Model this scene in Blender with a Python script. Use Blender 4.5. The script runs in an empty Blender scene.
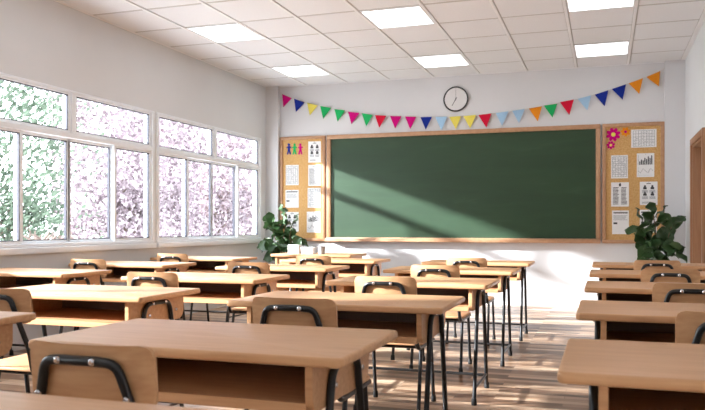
import bpy, bmesh, math, random
from mathutils import Vector, Matrix
random.seed(7)
PI = math.pi
col = bpy.context.scene.collection
scene = bpy.context.scene

# ------------------------------------------------------------------ materials
def mat(name, base, rough=.5, spec=.5, metal=0.0):
    m = bpy.data.materials.new(name); m.use_nodes = True
    b = m.node_tree.nodes['Principled BSDF']
    b.inputs['Base Color'].default_value = (*base, 1)
    b.inputs['Roughness'].default_value = rough
    b.inputs['Specular IOR Level'].default_value = spec
    b.inputs['Metallic'].default_value = metal
    return m

def nodes_of(m):
    nt = m.node_tree
    return nt, nt.nodes, nt.links, nt.nodes['Principled BSDF']

def ramp(n, stops):
    r = n.new('ShaderNodeValToRGB'); e = r.color_ramp.elements
    e[0].position, e[0].color = stops[0][0], (*stops[0][1], 1)
    e[1].position, e[1].color = stops[-1][0], (*stops[-1][1], 1)
    for p, c in stops[1:-1]:
        k = e.new(p); k.color = (*c, 1)
    return r

def noise_mat(name, c1, c2, scale=(1, 1, 1), nscale=5, rough=.5, bump=0.0, spec=.5, detail=4, lo=.3, hi=.7, rnd=False):
    m = mat(name, c1, rough, spec); nt, n, l, b = nodes_of(m)
    tc = n.new('ShaderNodeTexCoord'); mp = n.new('ShaderNodeMapping'); mp.inputs['Scale'].default_value = scale
    l.new(tc.outputs['Object'], mp.inputs['Vector'])
    if rnd:
        oi = n.new('ShaderNodeObjectInfo'); mu = n.new('ShaderNodeMath'); mu.operation = 'MULTIPLY'
        mu.inputs[1].default_value = 37.0
        l.new(oi.outputs['Random'], mu.inputs[0]); l.new(mu.outputs[0], mp.inputs['Location'])
    no = n.new('ShaderNodeTexNoise'); no.inputs['Scale'].default_value = nscale; no.inputs['Detail'].default_value = detail
    l.new(mp.outputs[0], no.inputs['Vector'])
    r = ramp(n, [(lo, c1), (hi, c2)])
    l.new(no.outputs['Fac'], r.inputs['Fac']); l.new(r.outputs['Color'], b.inputs['Base Color'])
    if bump:
        bp = n.new('ShaderNodeBump'); bp.inputs['Strength'].default_value = bump; bp.inputs['Distance'].default_value = .01
        l.new(no.outputs['Fac'], bp.inputs['Height']); l.new(bp.outputs[0], b.inputs['Normal'])
    return m

M = {}
M['wall'] = noise_mat('wall_paint', (.655, .67, .69), (.68, .695, .715), nscale=2, rough=.75, spec=.25)
M['wall_front'] = noise_mat('front_wall_paint', (.665, .665, .68), (.69, .69, .705), nscale=2, rough=.75, spec=.25)
M['tile'] = noise_mat('ceiling_tile', (.77, .785, .815), (.80, .815, .845), nscale=60, rough=.9, spec=.1, bump=.15)
M['grid'] = mat('ceiling_grid', (.84, .85, .87), .5, .3)
M['seam_shade'] = mat('ceiling_seam_shade', (.52, .51, .51), .7, .2)
M['wood'] = noise_mat('beech_laminate', (.59, .31, .15), (.70, .405, .21), scale=(1.2, 22, 22), nscale=3.2, rough=.38, spec=.28, rnd=True, detail=5)
M['wood_chair'] = noise_mat('beech_plywood', (.57, .30, .145), (.68, .395, .205), scale=(1.2, 20, 20), nscale=3.0, rough=.4, spec=.3, rnd=True, detail=5)
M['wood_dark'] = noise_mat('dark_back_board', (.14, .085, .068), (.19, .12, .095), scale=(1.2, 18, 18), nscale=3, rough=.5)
M['frame_wood'] = noise_mat('board_frame_wood', (.42, .225, .12), (.50, .285, .16), scale=(3, 3, 3), nscale=8, rough=.4)
M['door_wood'] = noise_mat('door_frame_wood', (.28, .13, .06), (.36, .18, .09), scale=(14, 14, 1), nscale=4, rough=.45)
M['black'] = mat('black_enamel_steel', (.012, .013, .014), .28, .5)
M['rubber'] = mat('black_rubber', (.015, .015, .015), .7, .3)
M['chrome'] = mat('bolt_steel', (.75, .75, .77), .2, .5, 1.0)
M['cork'] = noise_mat('cork', (.52, .29, .10), (.68, .43, .19), nscale=70, rough=.85, spec=.15, bump=.3, detail=6)
M['paper'] = mat('white_paper', (.80, .80, .80), .7, .2)
M['ink'] = mat('dark_print', (.06, .06, .065), .7, .2)
M['grey_ink'] = mat('grey_print', (.30, .31, .33), .7, .2)
M['upvc'] = mat('white_window_frame', (.82, .86, .91), .35, .4)
M['gasket_shadow'] = mat('dark_gasket_shadow', (.05, .05, .07), .5, .3)
M['door_panel'] = mat('door_panel_paint', (.60, .60, .60), .45, .4)
M['white_plastic'] = mat('white_plastic', (.78, .78, .78), .35, .4)
M['grey_ceramic'] = noise_mat('grey_ceramic', (.30, .30, .31), (.42, .42, .43), nscale=30, rough=.4)
M['terracotta'] = mat('white_pot', (.70, .69, .68), .35, .5)
M['soil'] = noise_mat('potting_soil', (.03, .02, .015), (.07, .05, .035), nscale=40, rough=.95)
M['stem'] = noise_mat('plant_stem', (.12, .08, .05), (.20, .14, .09), nscale=20, rough=.8)
M['clock_face'] = mat('clock_face', (.70, .69, .69), .5, .3)
M['string'] = mat('cotton_string', (.62, .60, .56), .8, .1)
M['bounce_ground'] = noise_mat('pale_bounce_gravel', (.60, .59, .58), (.72, .71, .70), nscale=6, rough=.9, spec=.1)  # ground made pale to bounce sun up to the ceiling
M['concrete'] = noise_mat('outside_wall', (.5, .5, .5), (.6, .6, .6), nscale=3, rough=.9)
FC = {'magenta': (.56, .006, .19), 'blue': (.012, .03, .27), 'yellow': (.78, .66, .12), 'green': (.02, .42, .12), 'red': (.62, .012, .045),
      'light_blue': (.36, .56, .76), 'orange': (.78, .27, .02)}
for k, c in FC.items(): M['felt_' + k] = noise_mat('felt_' + k, tuple(x * .92 for x in c), c, nscale=60, rough=.9, spec=.1)

def make_leaf_mat(name, c1, c2, transl, rough=.45, spec=.5):
    m = mat(name, c1, rough, spec); nt, n, l, b = nodes_of(m)
    g = n.new('ShaderNodeNewGeometry')
    r = ramp(n, [(0.0, c1), (1.0, c2)])
    l.new(g.outputs['Random Per Island'], r.inputs['Fac']); l.new(r.outputs['Color'], b.inputs['Base Color'])
    t = n.new('ShaderNodeBsdfTranslucent'); mx = n.new('ShaderNodeMixShader'); mx.inputs[0].default_value = transl
    l.new(r.outputs['Color'], t.inputs['Color']); l.new(b.outputs[0], mx.inputs[1]); l.new(t.outputs[0], mx.inputs[2])
    l.new(mx.outputs[0], n['Material Output'].inputs['Surface'])
    return m
M['fig_leaf'] = make_leaf_mat('fig_leaf', (.022, .055, .018), (.060, .125, .042), .15, .38)
M['blossom'] = make_leaf_mat('cherry_blossom', (.15, .115, .13), (.54, .465, .505), .3, .8, .1)
M['tree_leaf'] = make_leaf_mat('tree_leaf', (.045, .068, .045), (.16, .21, .155), .3, .6, .2)
M['bark'] = noise_mat('tree_bark', (.10, .07, .06), (.19, .14, .12), nscale=12, rough=.9)

# chalkboard: green with faint horizontal wiping traces
m = mat('chalkboard_green', (.02, .085, .03), .42, .35); nt, n, l, b = nodes_of(m)
tc = n.new('ShaderNodeTexCoord'); mp = n.new('ShaderNodeMapping'); mp.inputs['Scale'].default_value = (.5, 1, 2.6); mp.inputs['Rotation'].default_value = (0, .12, 0)
no = n.new('ShaderNodeTexNoise'); no.inputs['Scale'].default_value = 2.2; no.inputs['Detail'].default_value = 7; no.inputs['Distortion'].default_value = .8
l.new(tc.outputs['Object'], mp.inputs[0]); l.new(mp.outputs[0], no.inputs['Vector'])
r = ramp(n, [(.35, (.006, .030, .007)), (.62, (.010, .040, .011)), (.85, (.028, .066, .030))])
b.inputs['Sheen Weight'].default_value = 1.0; b.inputs['Sheen Roughness'].default_value = .5; b.inputs['Sheen Tint'].default_value = (.8, 1, .85, 1)
l.new(no.outputs['Fac'], r.inputs[0]); l.new(r.outputs[0], b.inputs['Base Color']); M['chalk'] = m

# floor: staggered wooden strips running along x
m = mat('strip_wood_floor', (.4, .28, .2), .34, .35); nt, n, l, b = nodes_of(m)
tc = n.new('ShaderNodeTexCoord'); br = n.new('ShaderNodeTexBrick')
br.offset = .37; br.offset_frequency = 3; br.squash = 1
for k, v in (('Scale', 1.0), ('Mortar Size', .0012), ('Mortar Smooth', .1), ('Bias', 0.0), ('Brick Width', .62), ('Row Height', .066)): br.inputs[k].default_value = v
br.inputs['Color1'].default_value = (0, 0, 0, 1); br.inputs['Color2'].default_value = (1, 1, 1, 1); br.inputs['Mortar'].default_value = (.1, .1, .1, 1)
l.new(tc.outputs['Object'], br.inputs['Vector'])
r = ramp(n, [(0, (.11, .06, .035)), (.3, (.24, .14, .085)), (.6, (.40, .255, .16)), (1, (.62, .455, .32))])
mp = n.new('ShaderNodeMapping'); mp.inputs['Scale'].default_value = (1.5, 30, 1)
no = n.new('ShaderNodeTexNoise'); no.inputs['Scale'].default_value = 2.5; no.inputs['Detail'].default_value = 5
l.new(tc.outputs['Object'], mp.inputs[0]); l.new(mp.outputs[0], no.inputs['Vector'])
ov = n.new('ShaderNodeMix'); ov.data_type = 'RGBA'; ov.blend_type = 'OVERLAY'; ov.inputs['Factor'].default_value = .55
l.new(br.outputs['Color'], r.inputs[0]); l.new(r.outputs[0], ov.inputs['A']); l.new(no.outputs['Fac'], ov.inputs['B'])
l.new(ov.outputs['Result'], b.inputs['Base Color'])
M['floor'] = m

# clear window glass: thin, straight through with a Fresnel reflection
m = bpy.data.materials.new('window_glass'); m.use_nodes = True; nt = m.node_tree; n = nt.nodes; l = nt.links; n.remove(n['Principled BSDF'])
tr = n.new('ShaderNodeBsdfTransparent'); gl = n.new('ShaderNodeBsdfGlossy'); gl.inputs['Roughness'].default_value = .02
lw = n.new('ShaderNodeLayerWeight'); lw.inputs['Blend'].default_value = .5; mx = n.new('ShaderNodeMixShader')
pw = n.new('ShaderNodeMath'); pw.operation = 'POWER'; pw.inputs[1].default_value = 5.0; fr = n.new('ShaderNodeMath'); fr.operation = 'MULTIPLY_ADD'
fr.inputs[1].default_value = .45; fr.inputs[2].default_value = .02; l.new(lw.outputs['Facing'], pw.inputs[0]); l.new(pw.outputs[0], fr.inputs[0])
l.new(fr.outputs[0], mx.inputs[0]); l.new(tr.outputs[0], mx.inputs[1]); l.new(gl.outputs[0], mx.inputs[2]); l.new(mx.outputs[0], n['Material Output'].inputs[0])
M['glass'] = m

m = bpy.data.materials.new('light_diffuser'); m.use_nodes = True; b = m.node_tree.nodes['Principled BSDF']
b.inputs['Base Color'].default_value = (.9, .9, .9, 1); b.inputs['Emission Color'].default_value = (.93, .97, 1.0, 1); b.inputs['Emission Strength'].default_value = 1.9
M['diffuser'] = m

# ------------------------------------------------------------------ mesh helpers
class MB:
    """collects shapes in one bmesh; build() links them as one mesh object"""
    def __init__(s): s.bm = bmesh.new()
    def _add(s, tmp):
        me = bpy.data.meshes.new('t'); tmp.to_mesh(me); tmp.free(); s.bm.from_mesh(me); bpy.data.meshes.remove(me)
    def box(s, a, b, bevel=0, seg=2):
        t = bmesh.new(); bmesh.ops.create_cube(t, size=1)
        c = [(a[i] + b[i]) / 2 for i in range(3)]; d = [abs(b[i] - a[i]) for i in range(3)]
        for v in t.verts: v.co = Vector([c[i] + v.co[i] * d[i] for i in range(3)])
        if bevel: bmesh.ops.bevel(t, geom=t.edges[:], offset=bevel, segments=seg, profile=.5, affect='EDGES')
        s._add(t); return s
    def prism(s, pts, a, b, axis='z', bevel=0, seg=2):
        """polygon in 2D extruded from a to b along axis"""
        def P(p, h): return {'z': (p[0], p[1], h), 'y': (p[0], h, p[1]), 'x': (h, p[0], p[1])}[axis]
        t = bmesh.new()
        lo = [t.verts.new(P(p, a)) for p in pts]; hi = [t.verts.new(P(p, b)) for p in pts]
        f1 = t.faces.new(lo); f2 = t.faces.new(hi); k = len(pts)
        for i in range(k): t.faces.new((lo[i], lo[(i + 1) % k], hi[(i + 1) % k], hi[i]))
        bmesh.ops.recalc_face_normals(t, faces=t.faces)
        if bevel:
            ed = list(set(f1.edges[:] + f2.edges[:])); bmesh.ops.bevel(t, geom=ed, offset=bevel, segments=seg, profile=.5, affect='EDGES')
        s._add(t); return s
    def tube(s, pts, r, sides=10, cap=True, r2=None):
        pts = [Vector(p) for p in pts]; t = bmesh.new(); rings = []; nrm = None
        for i, p in enumerate(pts):
            d = (pts[min(i + 1, len(pts) - 1)] - pts[max(i - 1, 0)]).normalized()
            if nrm is None:
                nrm = d.orthogonal().normalized()
            else:
                nrm = (nrm - d * nrm.dot(d)).normalized()
            bn = d.cross(nrm); rr = r if r2 is None else r + (r2 - r) * i / (len(pts) - 1)
            rings.append([t.verts.new(p + rr * (math.cos(2 * PI * k / sides) * nrm + math.sin(2 * PI * k / sides) * bn)) for k in range(sides)])
        for a, b in zip(rings, rings[1:]):
            for k in range(sides): t.faces.new((a[k], a[(k + 1) % sides], b[(k + 1) % sides], b[k]))
        if cap: t.faces.new(rings[0][::-1]); t.faces.new(rings[-1])
        bmesh.ops.recalc_face_normals(t, faces=t.faces); s._add(t); return s
    def lathe(s, prof, c=(0, 0, 0), sides=24, axis='z'):
        t = bmesh.new(); rings = []
        for (r, h) in prof:
            ring = []
            for k in range(sides):
                a = 2 * PI * k / sides; x, y = r * math.cos(a), r * math.sin(a)
                p = {'z': (x, y, h), 'y': (x, h, y), 'x': (h, x, y)}[axis]
                ring.append(t.verts.new((p[0] + c[0], p[1] + c[1], p[2] + c[2])))
            rings.append(ring)
        for a, b in zip(rings, rings[1:]):
            for k in range(sides): t.faces.new((a[k], a[(k + 1) % sides], b[(k + 1) % sides], b[k]))
        t.faces.new(rings[0][::-1]); t.faces.new(rings[-1])
        bmesh.ops.recalc_face_normals(t, faces=t.faces); s._add(t); return s
    def build(s, name, m, parent=None, smooth=True, loc=None):
        me = bpy.data.meshes.new(name); s.bm.to_mesh(me); s.bm.free(); me.materials.append(m)
        if smooth:
            for p in me.polygons: p.use_smooth = True
            me.set_sharp_from_angle(angle=math.radians(38))
        o = bpy.data.objects.new(name, me); col.objects.link(o)
        if parent: o.parent = parent
        if loc: o.location = loc
        return o

def raw(name, verts, faces, m, parent=None, smooth=False):
    me = bpy.data.meshes.new(name); me.from_pydata(verts, [], faces); me.update(); me.materials.append(m)
    if smooth:
        for p in me.polygons: p.use_smooth = True
    o = bpy.data.objects.new(name, me); col.objects.link(o)
    if parent: o.parent = parent
    return o

def empty(name, loc=(0, 0, 0), rz=0):
    o = bpy.data.objects.new(name, None); o.empty_display_size = .1; col.objects.link(o); o.location = loc; o.rotation_euler = (0, 0, rz); return o

def tag(o, label, cat, group=None):
    o['label'] = label; o['category'] = cat
    if group: o['group'] = group
    return o

def struct(o, label=None):
    o['kind'] = 'structure'
    if label: o['label'] = label
    return o

def copy_tree(o, parent=None):
    c = o.copy(); col.objects.link(c)
    if parent: c.parent = parent
    for ch in list(o.children): copy_tree(ch, c)
    return c

def rrect(x0, y0, x1, y1, r, k=6, corners=(1, 1, 1, 1)):
    out = []
    for i, (cx, cy, a0) in enumerate(((x1 - r, y1 - r, 0), (x0 + r, y1 - r, PI / 2), (x0 + r, y0 + r, PI), (x1 - r, y0 + r, 1.5 * PI))):
        if corners[i]:
            for j in range(k + 1):
                a = a0 + PI / 2 * j / k; out.append((cx + r * math.cos(a), cy + r * math.sin(a)))
        else: out.append(((x1, y1), (x0, y1), (x0, y0), (x1, y0))[i])
    return out

def fillet(pts, rads, k=6):
    """polyline with rounded corners"""
    pts = [Vector(p) for p in pts]; out = [pts[0]]
    for i in range(1, len(pts) - 1):
        r = rads[i - 1]; a = (pts[i - 1] - pts[i]); b = (pts[i + 1] - pts[i]); la, lb = a.length, b.length
        if r == 0: out.append(pts[i]); continue
        d = min(r, la * .49, lb * .49); A = pts[i] + a / la * d; B = pts[i] + b / lb * d
        for j in range(k + 1):
            t = j / k; out.append((1 - t) ** 2 * A + 2 * t * (1 - t) * pts[i] + t * t * B)
    out.append(pts[-1]); return out

# ------------------------------------------------------------------ room
LX, RX, FY, BY, CZ = -4.526, .89, 9.66, -3.6, 2.967
WT = .24
struct(MB().box((LX - WT, BY - .2, -.1), (RX + WT, FY + .2, 0)).build('floor', M['floor'], smooth=False), 'floor of brown wooden strips')
struct(MB().box((LX - WT, FY, 0), (RX + WT, FY + .2, CZ + .02)).build('wall_front', M['wall_front'], smooth=False))
struct(MB().box((LX - WT, BY - .2, 0), (RX + WT, BY, CZ + .02)).build('wall_back', M['wall'], smooth=False))

# left wall with its window openings
WB, WTOP = .835, 2.225
GROUPS = [(6.87, 9.42), (4.29, 6.83), (1.71, 4.25), (-3.2, -.66)]  # last opening is added out of view, placed for sky fill
mb = MB()
WL = .104
mb.box((LX - WL, BY, 0), (LX, FY, WB)); mb.box((LX - WL, BY, WTOP), (LX, FY, CZ + .02))
ys = [FY] + [v for g in GROUPS for v in (g[1], g[0])] + [BY]
for a, b in zip(ys[0::2], ys[1::2]): mb.box((LX - WL, b, WB), (LX, a, WTOP))
struct(mb.build('wall_left', M['wall'], smooth=False))
# right wall with a door opening
D0, D1, DT = 7.72, 8.66, 1.86
mb = MB()
mb.box((RX, BY, 0), (RX + WT, D0, CZ + .02)); mb.box((RX, D1, 0), (RX + WT, FY, CZ + .02)); mb.box((RX, D0, DT), (RX + WT, D1, CZ + .02))
struct(mb.build('wall_right', M['wall'], smooth=False))
door = struct(empty('door_1', (RX, (D0 + D1) / 2, 0)))
hw = (D1 - D0) / 2
f = MB()
for s in (-1, 1):
    f.box((-.035, s * hw - (.0 if s > 0 else .07), 0), (0, s * hw + (.07 if s > 0 else 0), DT + .07), .004)
    f.box((-.018, s * (hw - .022), 0), (.11, s * hw, DT), .002)
f.box((-.035, -hw, DT), (0, hw, DT + .07), .004); f.box((-.018, -hw, DT - .022), (.11, hw, DT), .002)
f.build('door_frame', M['door_wood'], door)
f = MB(); f.box((.075, -hw + .022, .008), (.115, hw - .022, DT - .022), .003)
dp = f.build('door_panel', M['door_panel'], door)
f = MB(); f.lathe([(.025, 0), (.025, -.008), (.01, -.01), (.01, -.05)], (.075, -hw + .10, .95), 14, 'x'); f.box((.02, -hw + .09, .94), (.034, -hw + .22, .96), .005)
f.build('door_handle', M['chrome'], dp)

# corner pilasters
struct(MB().box((LX, FY - .08, 0), (-4.337, FY, CZ)).build('trim_1', M['wall_front'], smooth=False), 'left boxed-in corner column')
struct(MB().box((.669, FY - .08, 0), (RX, FY, CZ)).build('trim_2', M['wall_front'], smooth=False), 'right boxed-in corner column')

# ceiling: tiles set in a grid of bars
GC, GX, GR, GY = -2.1385, .60, 8.4196, .6514      # column phase and pitch, row phase and pitch
LIGHTS = {(k, r) for k in (-3, 0, 3) for r in (0, -3, -6, -9, -12, -15)}  # rows furthest back are unseen, added as fill light
xs = [LX] + [x for x in [GC + GX * k for k in range(-6, 8)] if LX + .02 < x < RX - .02] + [RX]
rows = [BY] + [y for y in [GR + GY * k for k in range(-22, 6)] if BY + .02 < y < FY - .02] + [FY]
mb = MB(); grid = MB()
mb.box((LX - WT, BY - .2, CZ + .06), (RX + WT, FY + .2, CZ + .16))
cells = []
for x0, x1 in zip(xs, xs[1:]):
    for y0, y1 in zip(rows, rows[1:]):
        k = round((x0 - GC) / GX) if abs((x0 - GC) / GX - round((x0 - GC) / GX)) < .01 else None
        rr = round((y0 - GR) / GY) if abs((y0 - GR) / GY - round((y0 - GR) / GY)) < .01 else None
        if (k, rr) in LIGHTS and x1 - x0 > .5 and y1 - y0 > .5: cells.append((x0, x1, y0, y1, k, rr)); continue
        mb.box((x0 + .02, y0 + .02, CZ), (x1 - .02, y1 - .02, CZ + .03), .003, 1)
struct(mb.build('ceiling', M['tile'], smooth=False), 'suspended ceiling of pale square tiles')
seam_shade = MB()  # grey strips whose colour puts in the shade of the tile gaps
for x in xs[1:-1]: grid.box((x - .016, BY, CZ - .006), (x + .010, FY, CZ + .012)); seam_shade.box((x - .022, BY, CZ + .004), (x + .022, FY, CZ + .014))
for y in rows[1:-1]: seam_shade.box((LX, y - .021, CZ + .0035), (RX, y + .021, CZ + .013))
struct(seam_shade.build('trim_4', M['seam_shade'], smooth=False), 'grey strips between the ceiling tiles, toned as shaded gaps')
grid.box((LX, BY, CZ - .004), (LX + .02, FY, CZ + .012)); grid.box((RX - .02, BY, CZ - .004), (RX, FY, CZ + .012))
grid.box((LX, FY - .02, CZ - .004), (RX, FY, CZ + .012))
struct(grid.build('trim_3', M['grid'], smooth=False), 'white grid bars between the ceiling tiles')

LL = {(-3, 0): 'lit ceiling panel nearest the left corner column above the bunting', (-3, -3): 'lit ceiling panel nearest the windows, one further from the chalkboard wall',
      (0, 0): 'lit ceiling panel just above the round wall clock', (0, -3): 'lit ceiling panel in the middle column, second one out from the wall clock',
      (3, 0): 'lit ceiling panel above the orange end of the bunting', (3, -3): 'lit ceiling panel in the right column, cut off by the top edge of the photo'}
proto = None
def make_light():
    r = empty('ceiling_light')
    f = MB(); w, d = .283, .31
    f.box((-w, -d, 0), (w, -d + .014, .016), .002, 1); f.box((-w, d - .014, 0), (w, d, .016), .002, 1)
    f.box((-w, -d + .014, 0), (-w + .014, d - .014, .016), .002, 1); f.box((w - .014, -d + .014, 0), (w, d - .014, .016), .002, 1)
    f.build('frame', M['grid'], r)
    f = MB(); f.box((-w + .014, -d + .014, .004), (w - .014, d - .014, .014)); f.build('diffuser', M['diffuser'], r, smooth=False)
    return r
for (x0, x1, y0, y1, k, rr) in cells:
    if (k, rr) not in LL and rr < -6: pass
    o = proto if proto and not proto.get('label') else None
    if proto is None: proto = make_light(); o = proto
    else: o = copy_tree(proto)
    o.location = ((x0 + x1) / 2, (y0 + y1) / 2, CZ - .006)
    tag(o, LL.get((k, rr), 'unseen lit square ceiling panel further back, added for fill light'), 'ceiling light', 'square ceiling light panels')

# windows
def window(num, y0, y1):
    W = struct(empty('window_%d' % num, (LX, (y0 + y1) / 2, WB)))
    H = WTOP - WB; h = (y1 - y0) / 2; X0, X1 = -.10, .012
    f = MB(); B = .04
    f.box((X0, -h, 0), (X1, h, .03), .004, 1); f.box((X0, -h, H - .02), (X1, h, H), .004, 1)
    f.box((X0, -h, .03), (X1, -h + B, H - .02), .004, 1); f.box((X0, h - B, .03), (X1, h, H - .02), .004, 1)
    T0, T1 = .962, 1.008
    f.box((X0, -h + B, T0), (X1, h - B, T1), .004, 1)            # transom bar
    f.box((X0, -.022, T1), (X1 - .004, .022, H - .02), .004, 1)   # mullion of the top lights
    f.build('window_frame', M['upvc'], W)
    sill = MB(); sill.box((-.02, -h - .0, -.055), (.035, h, -.002), .006); sill.build('window_sill', M['upvc'], W)
    w = (2 * h - 2 * B) / 4
    def sash(a, b, z0, z1, x, side):
        f = MB(); e = .033
        f.box((x - .035, a, z0), (x, b, z0 + .022), .003, 1); f.box((x - .035, a, z1 - .022), (x, b, z1), .003, 1)
        f.box((x - .035, a, z0 + .022), (x, a + e, z1 - .022), .003, 1); f.box((x - .035, b - e, z0 + .022), (x, b, z1 - .022), .003, 1)
        s = f.build('sash', M['upvc'], W)
        g = MB(); t = .008
        g.box((x - .03, a + e, z0 + .022), (x - .006, b - e, z0 + .022 + t)); g.box((x - .03, a + e, z1 - .022 - t), (x - .006, b - e, z1 - .022))
        g.box((x - .03, a + e, z0 + .022), (x - .006, a + e + t, z1 - .022)); g.box((x - .03, b - e - t, z0 + .022), (x - .006, b - e, z1 - .022))
        g.build('gasket_shadow', M['gasket_shadow'], s, smooth=False)  # dark strip: pane gasket plus the reveal shadow put in as colour
        p = MB(); p.box((x - .022, a + e, z0 + .022), (x - .016, b - e, z1 - .022)); p.build('pane', M['glass'], s, smooth=False)
    for i in range(4):
        a = -h + B + i * w; sash(a - (.012 if i else 0), a + w + (.012 if i < 3 else 0), .03, T0, (-.004 if i in (0, 3) else -.045), i)
    for a, b in ((-h + B, -.022), (.022, h - B)): sash(a, b, T1, H - .02, -.004, 0)
    return W
for i, g in enumerate(GROUPS): window(i + 1, *g)  # the last one is unseen, added for fill light

# ------------------------------------------------------------------ chalkboard wall
Yw = FY
def framed(name, x0, x1, z0, z1, fw, depth):
    f = MB()
    f.box((x0, Yw - depth, z0), (x1, Yw, z0 + fw), .005); f.box((x0, Yw - depth, z1 - fw), (x1, Yw, z1), .005)
    f.box((x0, Yw - depth, z0 + fw), (x0 + fw, Yw, z1 - fw), .005); f.box((x1 - fw, Yw - depth, z0 + fw), (x1, Yw, z1 - fw), .005)
    return f
cb = tag(empty('chalkboard', (-1.84, Yw, .80)), 'large green chalkboard in a wooden frame on the front wall', 'chalkboard')
def rel(o, parent):
    o.location = -Vector(parent.location); return o
rel(framed('f', -3.625, -.055, .80, 2.255, .055, .045).build('frame', M['frame_wood'], cb), cb)
rel(MB().box((-3.57, Yw - .022, .855), (-.11, Yw - .002, 2.2)).build('writing_surface', M['chalk'], cb, smooth=False), cb)
t = MB(); t.box((-3.625, Yw - .115, .80), (-.055, Yw - .04, .828), .006); t.box((-3.625, Yw - .115, .826), (-.055, Yw - .103, .842), .004)
rel(t.build('chalk_tray', M['frame_wood'], cb), cb)

def corkboard(x0, x1, label):
    o = tag(empty('cork_board', ((x0 + x1) / 2, Yw, .80)), label, 'notice board', 'cork notice boards beside the chalkboard')
    rel(framed('f', x0, x1, .80, 2.255, .042, .04).build('frame', M['frame_wood'], o), o)
    rel(MB().box((x0 + .042, Yw - .02, .842), (x1 - .042, Yw - .002, 2.213)).build('cork_panel', M['cork'], o, smooth=False), o)
corkboard(-4.33, -3.652, 'cork notice board left of the chalkboard, with paper dolls')
corkboard(-.035, .668, 'cork notice board right of the chalkboard, with felt flowers')

YP = Yw - .0205
def paper(x0, x1, z1, z0, kind, label, group):
    cx, cz = (x0 + x1) / 2, (z0 + z1) / 2
    o = tag(empty('paper_sheet', (cx, YP, cz)), label, 'paper', group)
    w, h = (x1 - x0) / 2, (z1 - z0) / 2
    MB().box((-w, -.003, -h), (w, 0, h)).build('sheet', M['paper'], o, smooth=False)
    p = MB(); g = MB(); used = [False, False]
    def bar(a, b, c, d, mb=p): mb.box((a, -.0042, c), (b, -.003, d))
    iw, ih = w * .84, h * .86
    rnd = random.Random(label)
    if kind in ('table', 'wide'):
        nx, nz = (5, 9) if kind == 'table' else (8, 5)
        for i in range(nx + 1): x = -iw + 2 * iw * i / nx; bar(x - .0022, x + .0022, -ih, ih, g)
        for i in range(nz + 1): z = -ih + 2 * ih * i / nz; bar(-iw, iw, z - .0022, z + .0022, g)
        for i in range(nx):
            for j in range(nz):
                if rnd.random() < .5: x = -iw + 2 * iw * i / nx + .006; z = -ih + 2 * ih * (j + .5) / nz; bar(x, x + (2 * iw / nx - .012) * rnd.uniform(.5, 1), z - .003, z + .003, g)
        used[1] = True; p = None
    elif kind == 'text':
        z = ih; bar(-iw * .35, iw * .35, z - .01, z - .002); z -= .03
        while z > -ih: bar(-iw, iw * rnd.uniform(.75, 1) , z - .005, z); z -= .0125
    elif kind == 'letter':
        z = ih; bar(-iw, iw, z - .016, z - .002); sg = MB(); z -= .04
        for i in range(5): bar(-iw, iw * rnd.uniform(.6, 1), z - .005, z, g); z -= .013
        z -= .02; bar(-iw, -iw * .45, z - .022, z, sg); sg.build('bold_note', M['ink'], o, smooth=False); used[1] = True
    elif kind == 'columns':
        bar(-.012, .012, ih - .028, ih + .006)
        for s in (-1, 1):
            z = ih - .04
            while z > -ih: bar(s * iw * .55 - iw * .4, s * iw * .55 + iw * rnd.uniform(.2, .4), z - .008, z); z -= .0165
    elif kind == 'cards':
        bar(-iw * .3, iw * .3, ih - .008, ih)
        for s in (-1, 1):
            for q in (.42, -.22):
                c = s * iw * .5; zz = ih * q
                pt = MB(); pt.lathe([(.013, -.0042), (.013, -.003)], (c, 0, zz + .035), 10, 'y'); pt.box((c - .02, -.0042, zz - .002), (c + .02, -.003, zz + .024)); pt.build('portrait', M['ink'], o, smooth=False)
                for i in range(3): bar(c - iw * .4, c + iw * .4, zz - .018 - .011 * i, zz - .012 - .011 * i, g)
        for i in range(2): bar(-iw * .9, iw * .2, -ih + .012 * i, -ih + .006 + .012 * i, g)
        used[1] = True
    elif kind == 'chart':
        bar(-iw, -iw + .0025, ih * .08, ih); bar(-iw, iw, ih * .06, ih * .08)
        for i, v in enumerate((.35, .55, .45, .75, .6, .9, .7, 1.0)):
            x = -iw + .012 + i * (2 * iw - .012) / 8; bar(x, x + iw * .15, ih * .08, ih * (.08 + .85 * v))
        pts = [(-iw + 2 * iw * i / 6, -ih * (.55 + .25 * math.sin(i * 2.1))) for i in range(7)]
        lc = MB(); lc.tube([(x, -.004, z) for x, z in pts], .002, 5); lc.build('line_chart', M['ink'], o, smooth=False)
        bar(-iw, -iw + .002, -ih, -ih * .2, g); bar(-iw, iw, -ih, -ih + .002, g); used[1] = True
    if p: p.build('print', M['ink'], o, smooth=False)
    if used[1]: g.build('grey_print', M['grey_ink'], o, smooth=False)
    else: g.bm.free()
    pin = MB(); pin.lathe([(.003, 0), (.006, -.004), (.006, -.008), (.003, -.010)], (0, -.003, h - .008), 8, 'y'); pin.build('pin', M['chrome'], o)
GL, GRT = 'papers on the left cork board', 'papers on the right cork board'
paper(-3.903, -3.716, 2.179, 1.889, 'cards', 'white sheet with four small portrait cards, right of the paper dolls', GL)
paper(-3.903, -3.72, 1.854, 1.566, 'text', 'white sheet of dense text lines on the left cork board', GL)
paper(-4.243, -4.048, 1.862, 1.58, 'table', 'pale table sheet directly below the paper dolls', GL)
paper(-4.248, -4.048, 1.513, 1.266, 'letter', 'white letter with bold heading, above the plant on the left cork board', GL)
paper(-3.912, -3.72, 1.537, 1.263, 'table', 'pale table sheet in the right column of the left cork board', GL)
paper(-4.243, -4.048, 1.205, .931, 'cards', 'white sheet partly hidden behind the left plant', GL)
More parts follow.
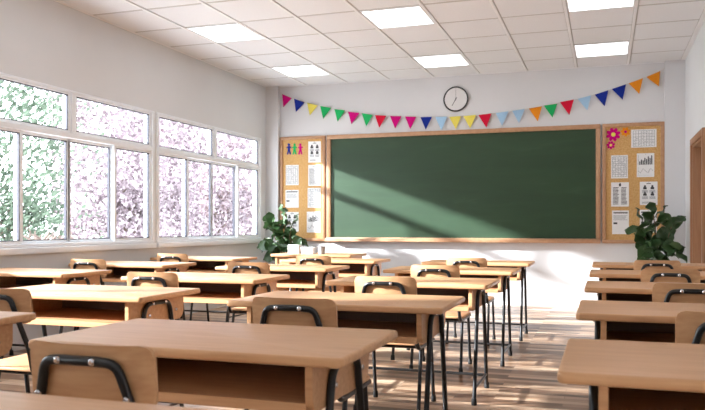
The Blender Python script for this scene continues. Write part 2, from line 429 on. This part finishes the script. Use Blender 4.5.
paper(-3.925, -3.725, 1.208, .92, 'chart', 'white chart sheet low on the left cork board', GL)
paper(.296, .58, 2.172, 1.955, 'wide', 'wide timetable sheet at the top of the right cork board', GRT)
paper(.359, .555, 1.884, 1.598, 'chart', 'white sheet with bar and line charts below the wide timetable', GRT)
paper(.067, .259, 1.869, 1.588, 'table', 'table sheet below the felt flowers on the right cork board', GRT)
paper(.067, .27, 1.54, 1.246, 'columns', 'white sheet of two text columns on the right cork board', GRT)
paper(.393, .591, 1.542, 1.262, 'cards', 'sheet with portrait cards just above the right plant', GRT)
paper(.078, .27, 1.199, .911, 'letter', 'white letter at the lower left of the right cork board', GRT)
paper(.393, .584, 1.205, .93, 'letter', 'white sheet mostly hidden behind the right plant', GRT)

# paper dolls
half = [(0, .080), (.010, .078), (.016, .070), (.017, .060), (.013, .050), (.007, .045), (.010, .042), (.034, .030), (.039, .020), (.035, .012), (.028, .014), (.017, .022),
        (.017, -.010), (.030, -.066), (.030, -.074), (.016, -.076), (.010, -.070), (0, -.028)]
poly = half + [(-x, z) for x, z in half[-2:0:-1]]
for (cx, cz, c) in ((-4.195, 2.085, 'blue'), (-4.110, 2.082, 'green'), (-4.022, 2.079, 'magenta')):
    o = MB().prism(poly, -.004, 0, 'y').build('paper_doll', M['felt_' + c], smooth=False, loc=(cx, YP, cz))
    tag(o, '%s paper doll pinned at the top of the left cork board' % c, 'paper doll', 'paper dolls on the left cork board')
# felt flowers
def flower(cx, cz, r, petals, c, cc, label):
    pts = []
    for i in range(petals * 12):
        a = 2 * PI * i / (petals * 12); rr = r * (.62 + .38 * abs(math.cos(petals * a / 2)) ** .7); pts.append((rr * math.cos(a + .3), rr * math.sin(a + .3)))
    o = tag(empty('felt_flower', (cx, YP, cz)), label, 'flower', 'felt flowers on the right cork board')
    MB().prism(pts, -.005, 0, 'y').build('petals', M['felt_' + c], o, smooth=False)
    MB().lathe([(r * .30, -.005), (r * .28, -.009), (r * .05, -.011)], (0, 0, 0), 16, 'y').build('flower_center', M['felt_' + cc], o)
flower(.092, 2.122, .085, 8, 'magenta', 'yellow', 'largest magenta felt flower on the right cork board')
flower(.232, 2.150, .056, 7, 'orange', 'magenta', 'orange felt flower on the right cork board')
flower(.063, 1.994, .051, 7, 'magenta', 'yellow', 'smaller magenta felt flower below the largest one')

# bunting
FL = [((-4.291, 2.859), (-4.144, 2.795), (-4.274, 2.675), 'magenta'), ((-4.11, 2.785), (-3.952, 2.725), (-4.084, 2.598), 'blue'), ((-3.914, 2.719), (-3.758, 2.672), (-3.876, 2.541), 'yellow'),
      ((-3.72, 2.662), (-3.558, 2.631), (-3.679, 2.485), 'green'), ((-3.512, 2.609), (-3.356, 2.586), (-3.467, 2.436), 'green'), ((-3.315, 2.565), (-3.153, 2.541), (-3.267, 2.393), 'magenta'),
      ((-3.121, 2.536), (-2.964, 2.505), (-3.056, 2.357), 'green'), ((-2.933, 2.5), (-2.774, 2.485), (-2.873, 2.33), 'red'), ((-2.723, 2.479), (-2.566, 2.468), (-2.652, 2.309), 'magenta'),
      ((-2.516, 2.462), (-2.362, 2.451), (-2.446, 2.293), 'magenta'), ((-2.308, 2.444), (-2.152, 2.441), (-2.236, 2.277), 'blue'), ((-2.11, 2.439), (-1.949, 2.435), (-2.028, 2.261), 'light_blue'),
      ((-1.925, 2.43), (-1.768, 2.432), (-1.837, 2.265), 'yellow'), ((-1.739, 2.431), (-1.574, 2.438), (-1.651, 2.267), 'yellow'), ((-1.545, 2.436), (-1.377, 2.448), (-1.444, 2.268), 'red'),
      ((-1.324, 2.45), (-1.164, 2.466), (-1.244, 2.284), 'light_blue'), ((-1.117, 2.469), (-0.963, 2.485), (-1.033, 2.308), 'light_blue'), ((-0.912, 2.487), (-0.751, 2.507), (-0.802, 2.321), 'orange'),
      ((-0.729, 2.515), (-0.565, 2.53), (-0.624, 2.36), 'green'), ((-0.534, 2.547), (-0.368, 2.571), (-0.422, 2.383), 'red'), ((-0.324, 2.578), (-0.165, 2.611), (-0.209, 2.429), 'light_blue'),
      ((-0.125, 2.618), (0.036, 2.663), (-0.008, 2.469), 'blue'), ((0.075, 2.675), (0.238, 2.724), (0.199, 2.536), 'blue'), ((0.267, 2.732), (0.428, 2.785), (0.386, 2.598), 'orange'),
      ((0.466, 2.796), (0.62, 2.858), (0.604, 2.675), 'orange')]
bn = tag(empty('bunting', (-1.84, FY - .035, 2.44)), 'string of small coloured triangle pennants sagging above the chalkboard', 'bunting')
bl = Vector(bn.location)
pts = [(-4.337, FY - .035, 2.885)]
for a, b, c, k in FL: pts += [(a[0], FY - .035, a[1]), (b[0], FY - .035, b[1])]
pts.append((.669, FY - .035, 2.886))
MB().tube([Vector(p) - bl for p in pts], .0035, 6).build('string', M['string'], bn)
for a, b, c, k in FL:
    o = MB().prism([(p[0] - bl.x, p[1] - bl.z) for p in (a, b, c)], -.003, .003, 'y').build('flag', M['felt_' + k], bn, smooth=False)
    o['label'] = k.replace('_', ' ') + ' pennant'

# clock
ck = tag(empty('wall_clock', (-1.84, FY, 2.659)), 'round wall clock with thin black rim showing seven o\'clock', 'clock')
ringp = [(.158, 0), (.163, -.004), (.163, -.026), (.159, -.030), (.149, -.030), (.146, -.026), (.146, -.02), (.146, 0)]
MB().lathe([(r, h) for r, h in ringp], (0, 0, 0), 48, 'y').build('rim', M['black'], ck)
MB().lathe([(.148, -.001), (.148, -.023)], (0, 0, 0), 40, 'y').build('dial', M['clock_face'], ck, smooth=False)
def hand(ang, ln, w):
    d = Vector((math.sin(ang), 0, math.cos(ang))); s = Vector((math.cos(ang), 0, -math.sin(ang)))
    p = [d * -.022 + s * w, d * ln + s * w * .5, d * ln - s * w * .5, d * -.022 - s * w]
    return [(v.x, v.z) for v in p]
MB().prism(hand(0, .122, .0035), -.026, -.0245, 'y').build('minute_hand', M['grey_ink'], ck, smooth=False)
MB().prism(hand(math.radians(210), .098, .006), -.0255, -.024, 'y').build('hour_hand', M['ink'], ck, smooth=False)
MB().lathe([(.008, -.022), (.008, -.028)], (0, 0, 0), 12, 'y').build('pivot', M['ink'], ck)
tk = MB()
for i in range(12):
    a = i * PI / 6; d = Vector((math.sin(a), 0, math.cos(a))); tk.tube([d * .130 + Vector((0, -.0232, 0)), d * .142 + Vector((0, -.0232, 0))], .0012, 5)
tk.build('hour_mark', M['grey_ink'], ck)

# ------------------------------------------------------------------ school desk
def make_desk():
    r = empty('school_desk')
    MB().prism(rrect(-.488, -.275, .488, .275, .02, 6), .655, .682, 'z', .008, 3).build('desktop', M['wood'], r)
    for s in (-1, 1):
        x0, x1 = (s * .376, s * .398)
        pts = rrect(-.243, .525, .243, .655, .05, 5, (0, 0, 1, 1))
        p = MB().prism(pts, min(x0, x1), max(x0, x1), 'x', .002, 1).build('side_panel', M['wood'], r)
        for (y, z) in ((-.075, .572), (.165, .578)):
            MB().lathe([(.009, 0), (.009, s * .004), (.006, s * .007)], (s * .398, y, z), 10, 'x').build('bolt', M['chrome'], p)
    MB().box((-.376, -.235, .525), (.376, .228, .553), .002, 1).build('shelf', M['wood'], r)
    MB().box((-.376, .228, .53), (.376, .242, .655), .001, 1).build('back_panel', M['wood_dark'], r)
    c = -.02
    for s in (-1, 1):
        X = s * .410
        for q in (-1, 1):
            path = fillet([(X, c, .632), (X, c + q * .105, .632), (X, c + q * .235, .012)], [.05])
            lg = MB().tube(path, .0115, 10).build('leg', M['black'], r)
            MB().lathe([(.0155, 0), (.0165, .004), (.0145, .034), (.012, .038)], (X, c + q * .2365, 0), 12).build('rubber_foot', M['rubber'], lg)
            MB().lathe([(.0085, s * .008), (.0085, s * .014), (.005, s * .017)], (X, c + q * .055, .632), 10, 'x').build('bolt', M['chrome'], lg)
        MB().tube([(X, c - .219, .09), (X, c + .219, .09)], .008, 8).build('side_rail', M['black'], r)
    MB().tube([(-.410, .17, .09), (.410, .17, .09)], .009, 8).build('crossbar', M['black'], r)
    return r

def make_chair():
    r = empty('school_chair')
    # seat: slightly dished plywood
    t = bmesh.new(); pts = rrect(-.185, -.165, .185, .205, .05, 6)
    N = 12
    top = {}
    s = MB().prism(pts, .372, .386, 'z', .005, 2)
    bmesh.ops.subdivide_edges(s.bm, edges=s.bm.edges[:], cuts=1); t.free()
    s.build('seat', M['wood_chair'], r)
    # backrest: curved plate, rounded corners
    w, z0, z1, th, rc = .172, .592, .744, .011, .03
    def surf(x, z, off):
        y = -.225 - .034 * (1 - (x / w) ** 2) - .10 * (z - .6) + .03
        return Vector((x, y + off, z))
    nx, nz = 20, 8; vs = []; fs = []
    def clampx(x, z):
        lim = w
        for zz, sg in ((z1 - rc, 1), (z0 + rc, -1)):
            d = (z - zz) * sg
            if d > 0: lim = w - rc + math.sqrt(max(0, rc * rc - d * d))
        return x * lim / w
    zs = [z0, z0 + .004, z0 + .012, z0 + rc] + [z0 + rc + (z1 - z0 - 2 * rc) * i / 4 for i in range(1, 4)] + [z1 - rc, z1 - .012, z1 - .004, z1]
    for off in (0, -th):
        for z in zs:
            for i in range(nx + 1):
                vs.append(surf(clampx(-w + 2 * w * i / nx, z), z, off))
    m_ = nx + 1; L = m_ * len(zs)
    for k in range(2):
        for j in range(len(zs) - 1):
            for i in range(nx):
                a = k * L + j * m_ + i; q = (a, a + 1, a + 1 + m_, a + m_); fs.append(q if k else q[::-1])
    rim = [i for i in range(nx + 1)] + [j * m_ + nx for j in range(1, len(zs))] + [(len(zs) - 1) * m_ + i for i in range(nx - 1, -1, -1)] + [j * m_ for j in range(len(zs) - 2, 0, -1)]
    for a, b in zip(rim, rim[1:] + rim[:1]): fs.append((a, b, b + L, a + L))
    o = raw('backrest', vs, fs, M['wood_chair'], r, True); o.data.set_sharp_from_angle(angle=math.radians(50))
    # tube behind the backrest, down the sides and under the seat
    def bt(x, z): v = surf(x, z, -th - .0125); return v
    path = [(-.172, .19, .358), (-.172, -.195, .358), (-.163, -.205, .47), bt(-.122, .620), bt(-.098, .704), bt(-.045, .709), bt(0, .709), bt(.045, .709), bt(.098, .704), bt(.122, .620), (.163, -.205, .47), (.172, -.195, .358), (.172, .19, .358)]
    MB().tube(fillet(path, [.06, .05, .03, .045, .01, .01, .01, .045, .03, .05, .06]), .0115, 10).build('back_frame', M['black'], r)
    bf = r.children[-1]
    for x, z in ((-.047, .709), (.047, .709), (-.121, .624), (.121, .624)):
        v = bt(x, z); MB().lathe([(.0085, -.009), (.0085, -.0135), (.005, -.0165)], v, 10, 'y').build('bolt', M['chrome'], bf)
    for sx in (-1, 1):
        for sy, yt in ((-1, -.115), (1, .13)):
            lg = MB().tube([(sx * .172, yt, .358), (sx * .175, sy * .185, .012)], .0105, 10).build('leg', M['black'], r)
            MB().lathe([(.0145, 0), (.0155, .004), (.0135, .034), (.011, .038)], (sx * .175, sy * .1855, 0), 12).build('rubber_foot', M['rubber'], lg)
    for y in (-.115, .13): MB().tube([(-.172, y, .358), (.172, y, .358)], .009, 8).build('seat_brace', M['black'], r)
    return r

ROWS = [1.21, 2.27, 3.52, 4.76, 5.99, 7.24]
ROWN = ['sixth row from the chalkboard', 'fifth row from the chalkboard', 'fourth row from the chalkboard', 'third row from the chalkboard', 'second row from the chalkboard', 'front row near the chalkboard']
COLS = {'A': (-1.113, -1.115, 'third column from the windows', [0, 1, 2, 3, 4, 5], [1, 2, 3, 4, 5]), 'B': (-2.525, -2.515, 'second column from the windows', [1, 2, 3, 4, 5], [2, 3, 4, 5]),
        'C': (-4.0, -3.985, 'column beside the windows', [3, 4, 5], [4, 5]), 'R': (.381, .385, 'right column across the aisle', [1, 2, 3, 4, 5], [2, 3, 4, 5])}
desk0, chair0 = make_desk(), make_chair(); first_d = first_c = True
dj = {('A', 1): (-1.112, 2.31), ('B', 1): (-2.545, 2.33), ('B', 3): (-2.515, 4.69), ('B', 4): (-2.515, 5.94), ('R', 1): (.383, 2.31)}
for cname, (dx, cx, cl, drows, crows) in COLS.items():
    for i in drows:
        o = desk0 if first_d else copy_tree(desk0); first_d = False
        x, y = dj.get((cname, i), (dx, ROWS[i])); o.location = (x, y - .275, 0)
        tag(o, 'light wood school desk, %s, %s' % (ROWN[i], cl), 'desk', 'school desks')
    for i in crows:
        o = chair0 if first_c else copy_tree(chair0); first_c = False
        x, y = dj.get((cname, i), (dx, ROWS[i])); o.location = (cx - (.02 if (cname, i) == ('A', 1) else 0), y - (.64 if (cname, i) == ('A', 1) else .70), 0)
        tag(o, 'plywood school chair behind desk, %s, %s' % (ROWN[i], cl), 'chair', 'school chairs')

# teacher's desk with things on it
TX0, TX1, TY0, TY1, TZ = -3.72, -2.72, 8.0, 8.6, .682
td = tag(empty('teacher_desk', ((TX0 + TX1) / 2, (TY0 + TY1) / 2, 0)), 'pale wood desk near front wall with cup and boxes on it', 'desk')
hx, hy = (TX1 - TX0) / 2, (TY1 - TY0) / 2
MB().prism(rrect(-hx, -hy, hx, hy, .02), TZ - .03, TZ, 'z', .007, 3).build('desktop', M['wood'], td)
for s in (-1, 1): MB().box((s * (hx - .05), -hy + .03, 0), (s * (hx - .078), hy - .03, TZ - .03), .003, 1).build('side_panel', M['wood'], td)
MB().box((-hx + .078, hy - .06, .2), (hx - .078, hy - .04, TZ - .03), .003, 1).build('front_panel', M['wood'], td)
for s in (-1,):
    d = MB().box((-hx + .078, -hy + .04, TZ - .15), (hx - .078, hy - .06, TZ - .03), .003, 1).build('drawer', M['wood'], td)
    MB().tube([(-.06, -hy + .02, TZ - .09), (.06, -hy + .02, TZ - .09)], .006, 8).build('handle', M['chrome'], d)
bx = tag(MB().box((-.07, -.05, 0), (.07, .05, .105), .004).build('storage_box', M['white_plastic'], loc=(-3.50, 8.22, TZ)), 'taller white box on the pale desk beside the left plant', 'box', 'white boxes on the front desk')
bx = tag(empty('storage_box', (-3.33, 8.24, TZ)), 'lower white box with lid between tall box and grey cup', 'box', 'white boxes on the front desk')
MB().box((-.075, -.06, 0), (.075, .06, .062), .004).build('body', M['white_plastic'], bx); MB().box((-.08, -.065, .062), (.08, .065, .078), .004).build('lid', M['white_plastic'], bx)
MB().lathe([(.034, 0), (.036, .002), (.044, .078), (.047, .08), (.047, .092), (.043, .092), (.041, .08), (.033, .006)], (0, 0, 0), 24).build('cup', M['grey_ceramic'], loc=(-3.15, 8.2, TZ))
tag(bpy.data.objects['cup'], 'small grey cup on the pale desk near front wall', 'cup')

# ------------------------------------------------------------------ potted fiddle-leaf plants
def leaf_mesh(vs, fs, base, direction, up, ln, wd, droop, fold):
    d = Vector(direction).normalized(); side = d.cross(Vector(up))
    if side.length < .05: side = Vector((1, 0, 0))
    side.normalize(); nrm = side.cross(d).normalized()
    prof = [.06, .40, .62, .80, .97, 1.0, .80, .35, .02]; k = len(prof); st = len(vs)
    for i, w in enumerate(prof):
        t = i / (k - 1); c = Vector(base) + d * ln * (t + .12) - Vector((0, 0, 1)) * droop * ln * t * t + nrm * .02 * math.sin(t * 9)
        for j in (-1, -.5, 0, .5, 1):
            vs.append(c + side * (j * w * wd) + nrm * (abs(j) * fold * w * wd + .008 * math.sin(t * 14 + j * 3)))
    for i in range(k - 1):
        for j in range(4): a = st + i * 5 + j; fs.append((a, a + 1, a + 6, a + 5))
def fig_plant(x, y, seed, label, lean):
    rnd = random.Random(seed); o = tag(empty('potted_plant', (x, y, 0)), label, 'plant', 'potted fiddle-leaf plants')
    MB().lathe([(.115, 0), (.125, .005), (.155, .30), (.165, .31), (.165, .34), (.150, .34), (.145, .31), (.142, .29)], (0, 0, 0), 28).build('pot', M['terracotta'], o)
    MB().lathe([(.143, .26), (.143, .298), (.02, .305)], (0, 0, 0), 24).build('soil', M['soil'], o)
    stem = MB(); vs, fs = [], []
    tops = [(lean[0], lean[1], 1.13), (-.15, -.02, 1.02), (.16, -.04, 1.0)]
    lv = []
    for q, tp in enumerate(tops):
        b = Vector((.02 * (q - 1), .01 * q, .30)); T = Vector(tp)
        p = [b.lerp(T, i / 6) + Vector((.02 * math.sin(i * 1.7 + q), .02 * math.cos(i * 1.3 + q), 0)) * (i / 6) for i in range(7)]
        stem.tube(p, .013 - .002 * q, 8, True, .005)
        nl = (17, 14, 14)[q]
        for i in range(nl):
            t = .42 + .58 * (i + .5) / nl; pos = b.lerp(T, t); a = i * 2.399 + q * 2 + seed; lv.append((pos, a, t))
    for pos, a, t in lv:
        elev = rnd.choice((-.75, -.2, .25, .6, .95)) + rnd.uniform(-.2, .2)
        if t > .93: elev = rnd.uniform(.7, 1.3)
        d = Vector((math.cos(a) * math.cos(elev), math.sin(a) * math.cos(elev) * .7, math.sin(elev))).normalized()
        roll = Matrix.Rotation(rnd.uniform(-1.1, 1.1), 3, d)
        up = roll @ (Vector((0, -.5, 1)) if abs(elev) < .9 else Vector((-math.cos(a), -math.sin(a) - .6, .3)))
        ln = rnd.uniform(.20, .27); leaf_mesh(vs, fs, pos, d, up, ln, ln * .33, rnd.uniform(.1, .4), rnd.uniform(.08, .3))
    stem.build('stem', M['stem'], o)
    f = raw('foliage', vs, fs, M['fig_leaf'], o, True)
fig_plant(-4.07, 9.14, 3, 'leafy potted plant by left corner column and window', (0.02, 0))
fig_plant(.55, 9.18, 8, 'leafy potted plant in right corner beside the door', (-.02, 0))

# ------------------------------------------------------------------ outside: pale bounce ground and trees beyond the windows
g = struct(MB().box((-60, -30, -.75), (LX - WT - .02, 60, -.6)).build('ground', M['bounce_ground'], smooth=False), 'gravel ground outside, made pale to bounce sunlight indoors')

def tree(x, y, h, rad, seed, kind, nleaf, size, label, low=.3):
    rnd = random.Random(seed); gz = -.6
    o = tag(empty('cherry_tree' if kind == 'blossom' else 'leafy_tree', (x, y, gz)), label, 'tree', 'trees outside the windows')
    tr = MB(); tips = []
    def grow(p, d, ln, r, lev):
        q = [p]; dd = d.copy()
        for i in range(4):
            dd = (dd + Vector((rnd.uniform(-.25, .25), rnd.uniform(-.25, .25), rnd.uniform(-.1, .2)))).normalized(); q.append(q[-1] + dd * ln / 4)
        tr.tube(q, r, 7 if lev < 2 else 5, False, r * .6)
        if lev >= 1: tips.extend(q[1:])
        if lev < 3:
            nb = (5, 4, 3)[lev]
            for i in range(nb):
                a = 2 * PI * i / nb + rnd.uniform(-.5, .5); el = rnd.uniform(.0, .8) if lev else rnd.uniform(.15, .9)
                nd = (dd * .5 + Vector((math.cos(a) * math.cos(el), math.sin(a) * math.cos(el), math.sin(el)))).normalized()
                grow(q[-1 if i % 2 == 0 else -2], nd, ln * rnd.uniform(.55, .8) if lev else rad * .5, r * .55, lev + 1)
    grow(Vector((0, 0, 0)), Vector((0, 0, 1)), h * .26, .10, 0)
    # leaves fill a round crown, gathered around the twigs
    vs, fs = [], []; cz = h * .55
    for i in range(nleaf):
        if rnd.random() < .15 and tips:
            t = rnd.choice(tips); c = t + Vector((rnd.gauss(0, .20), rnd.gauss(0, .20), rnd.gauss(0, .20)))
        else:
            uz = rnd.uniform(-1, 1); ra = rad * math.sqrt(rnd.uniform(.15, 1)) * (1 - max(0, uz - .2) ** 2 * .5); an = rnd.uniform(0, 2 * PI)
            c = Vector((ra * math.cos(an), ra * math.sin(an), cz + uz * h * .46))
        if c.z < low or math.hypot(c.x, c.y) > rad: continue
        s = size * rnd.uniform(.6, 1.3)
        e1 = Vector((rnd.gauss(0, 1), rnd.gauss(0, 1), rnd.gauss(0, 1))).normalized(); e2 = e1.orthogonal().normalized(); e3 = e1.cross(e2)
        st = len(vs)
        if kind == 'blossom':
            for k in range(5): vs.append(c + s * .5 * (math.cos(k * 2 * PI / 5) * e2 + math.sin(k * 2 * PI / 5) * e3) + e1 * s * .12 * (k % 2))
            fs.append(tuple(range(st, st + 5)))
        else:
            vs += [c - e2 * s * .6, c + e3 * s * .3 + e1 * s * .08, c + e2 * s * .6, c - e3 * s * .3 + e1 * s * .08]; fs.append((st, st + 1, st + 2, st + 3))
    tr.build('trunk', M['bark'], o)
    raw('blossom' if kind == 'blossom' else 'foliage', vs, fs, M['blossom'] if kind == 'blossom' else M['tree_leaf'], o)
tree(-10.8, 10.9, 5.6, 1.35, 1, 'leaf', 9500, .11, 'green tree outside the leftmost window, at the left edge of the photo')
tree(-10.4, 14.0, 5.5, 1.3, 2, 'blossom', 11500, .09, 'pink blossoming cherry tree nearest the green tree, outside the left window')
tree(-7.6, 9.0, 3.9, .8, 9, 'leaf', 600, .075, 'slender green tree closest to the leftmost window pane')
tree(-11.1, 17.1, 5.6, 1.4, 4, 'blossom', 11500, .095, 'pink blossoming cherry tree outside the post between the two windows')
tree(-11.7, 20.6, 5.7, 1.6, 5, 'blossom', 11500, .105, 'pink blossoming cherry tree outside the middle of the right window')
tree(-12.0, 24.7, 6.2, 1.9, 6, 'blossom', 11500, .115, 'pink blossoming cherry tree outside the far end of the right window')

# ------------------------------------------------------------------ light
w = bpy.data.worlds.new('sky'); scene.world = w; w.use_nodes = True
bg = w.node_tree.nodes['Background']; bg.inputs[0].default_value = (.87, .94, 1.0, 1); bg.inputs[1].default_value = 5.2
s = bpy.data.lights.new('sun', 'SUN'); s.energy = 16.0; s.angle = math.radians(2.4); s.color = (.94, .97, 1.0)
so = bpy.data.objects.new('sun', s); col.objects.link(so)
so.rotation_euler = Vector((1, .40, -.37)).to_track_quat('-Z', 'Y').to_euler(); so.location = (-20, -10, 12)

# ------------------------------------------------------------------ camera
cam = bpy.data.cameras.new('camera'); co = bpy.data.objects.new('camera', cam); col.objects.link(co)
co.location = (0, 0, 1.015); co.rotation_euler = (PI / 2, 0, .3258)
cam.sensor_width = 36; cam.lens = 748.37 / 705 * 36; cam.shift_y = 20.6 / 705; cam.clip_start = .05
cam.dof.use_dof = True; cam.dof.focus_distance = 5.0; cam.dof.aperture_fstop = 6.3
scene.camera = co
scene.view_settings.view_transform = 'Standard'; scene.view_settings.look = 'None'
scene.view_settings.gamma = 1; scene.view_settings.use_curve_mapping = False
scene.view_settings.exposure = 0.66
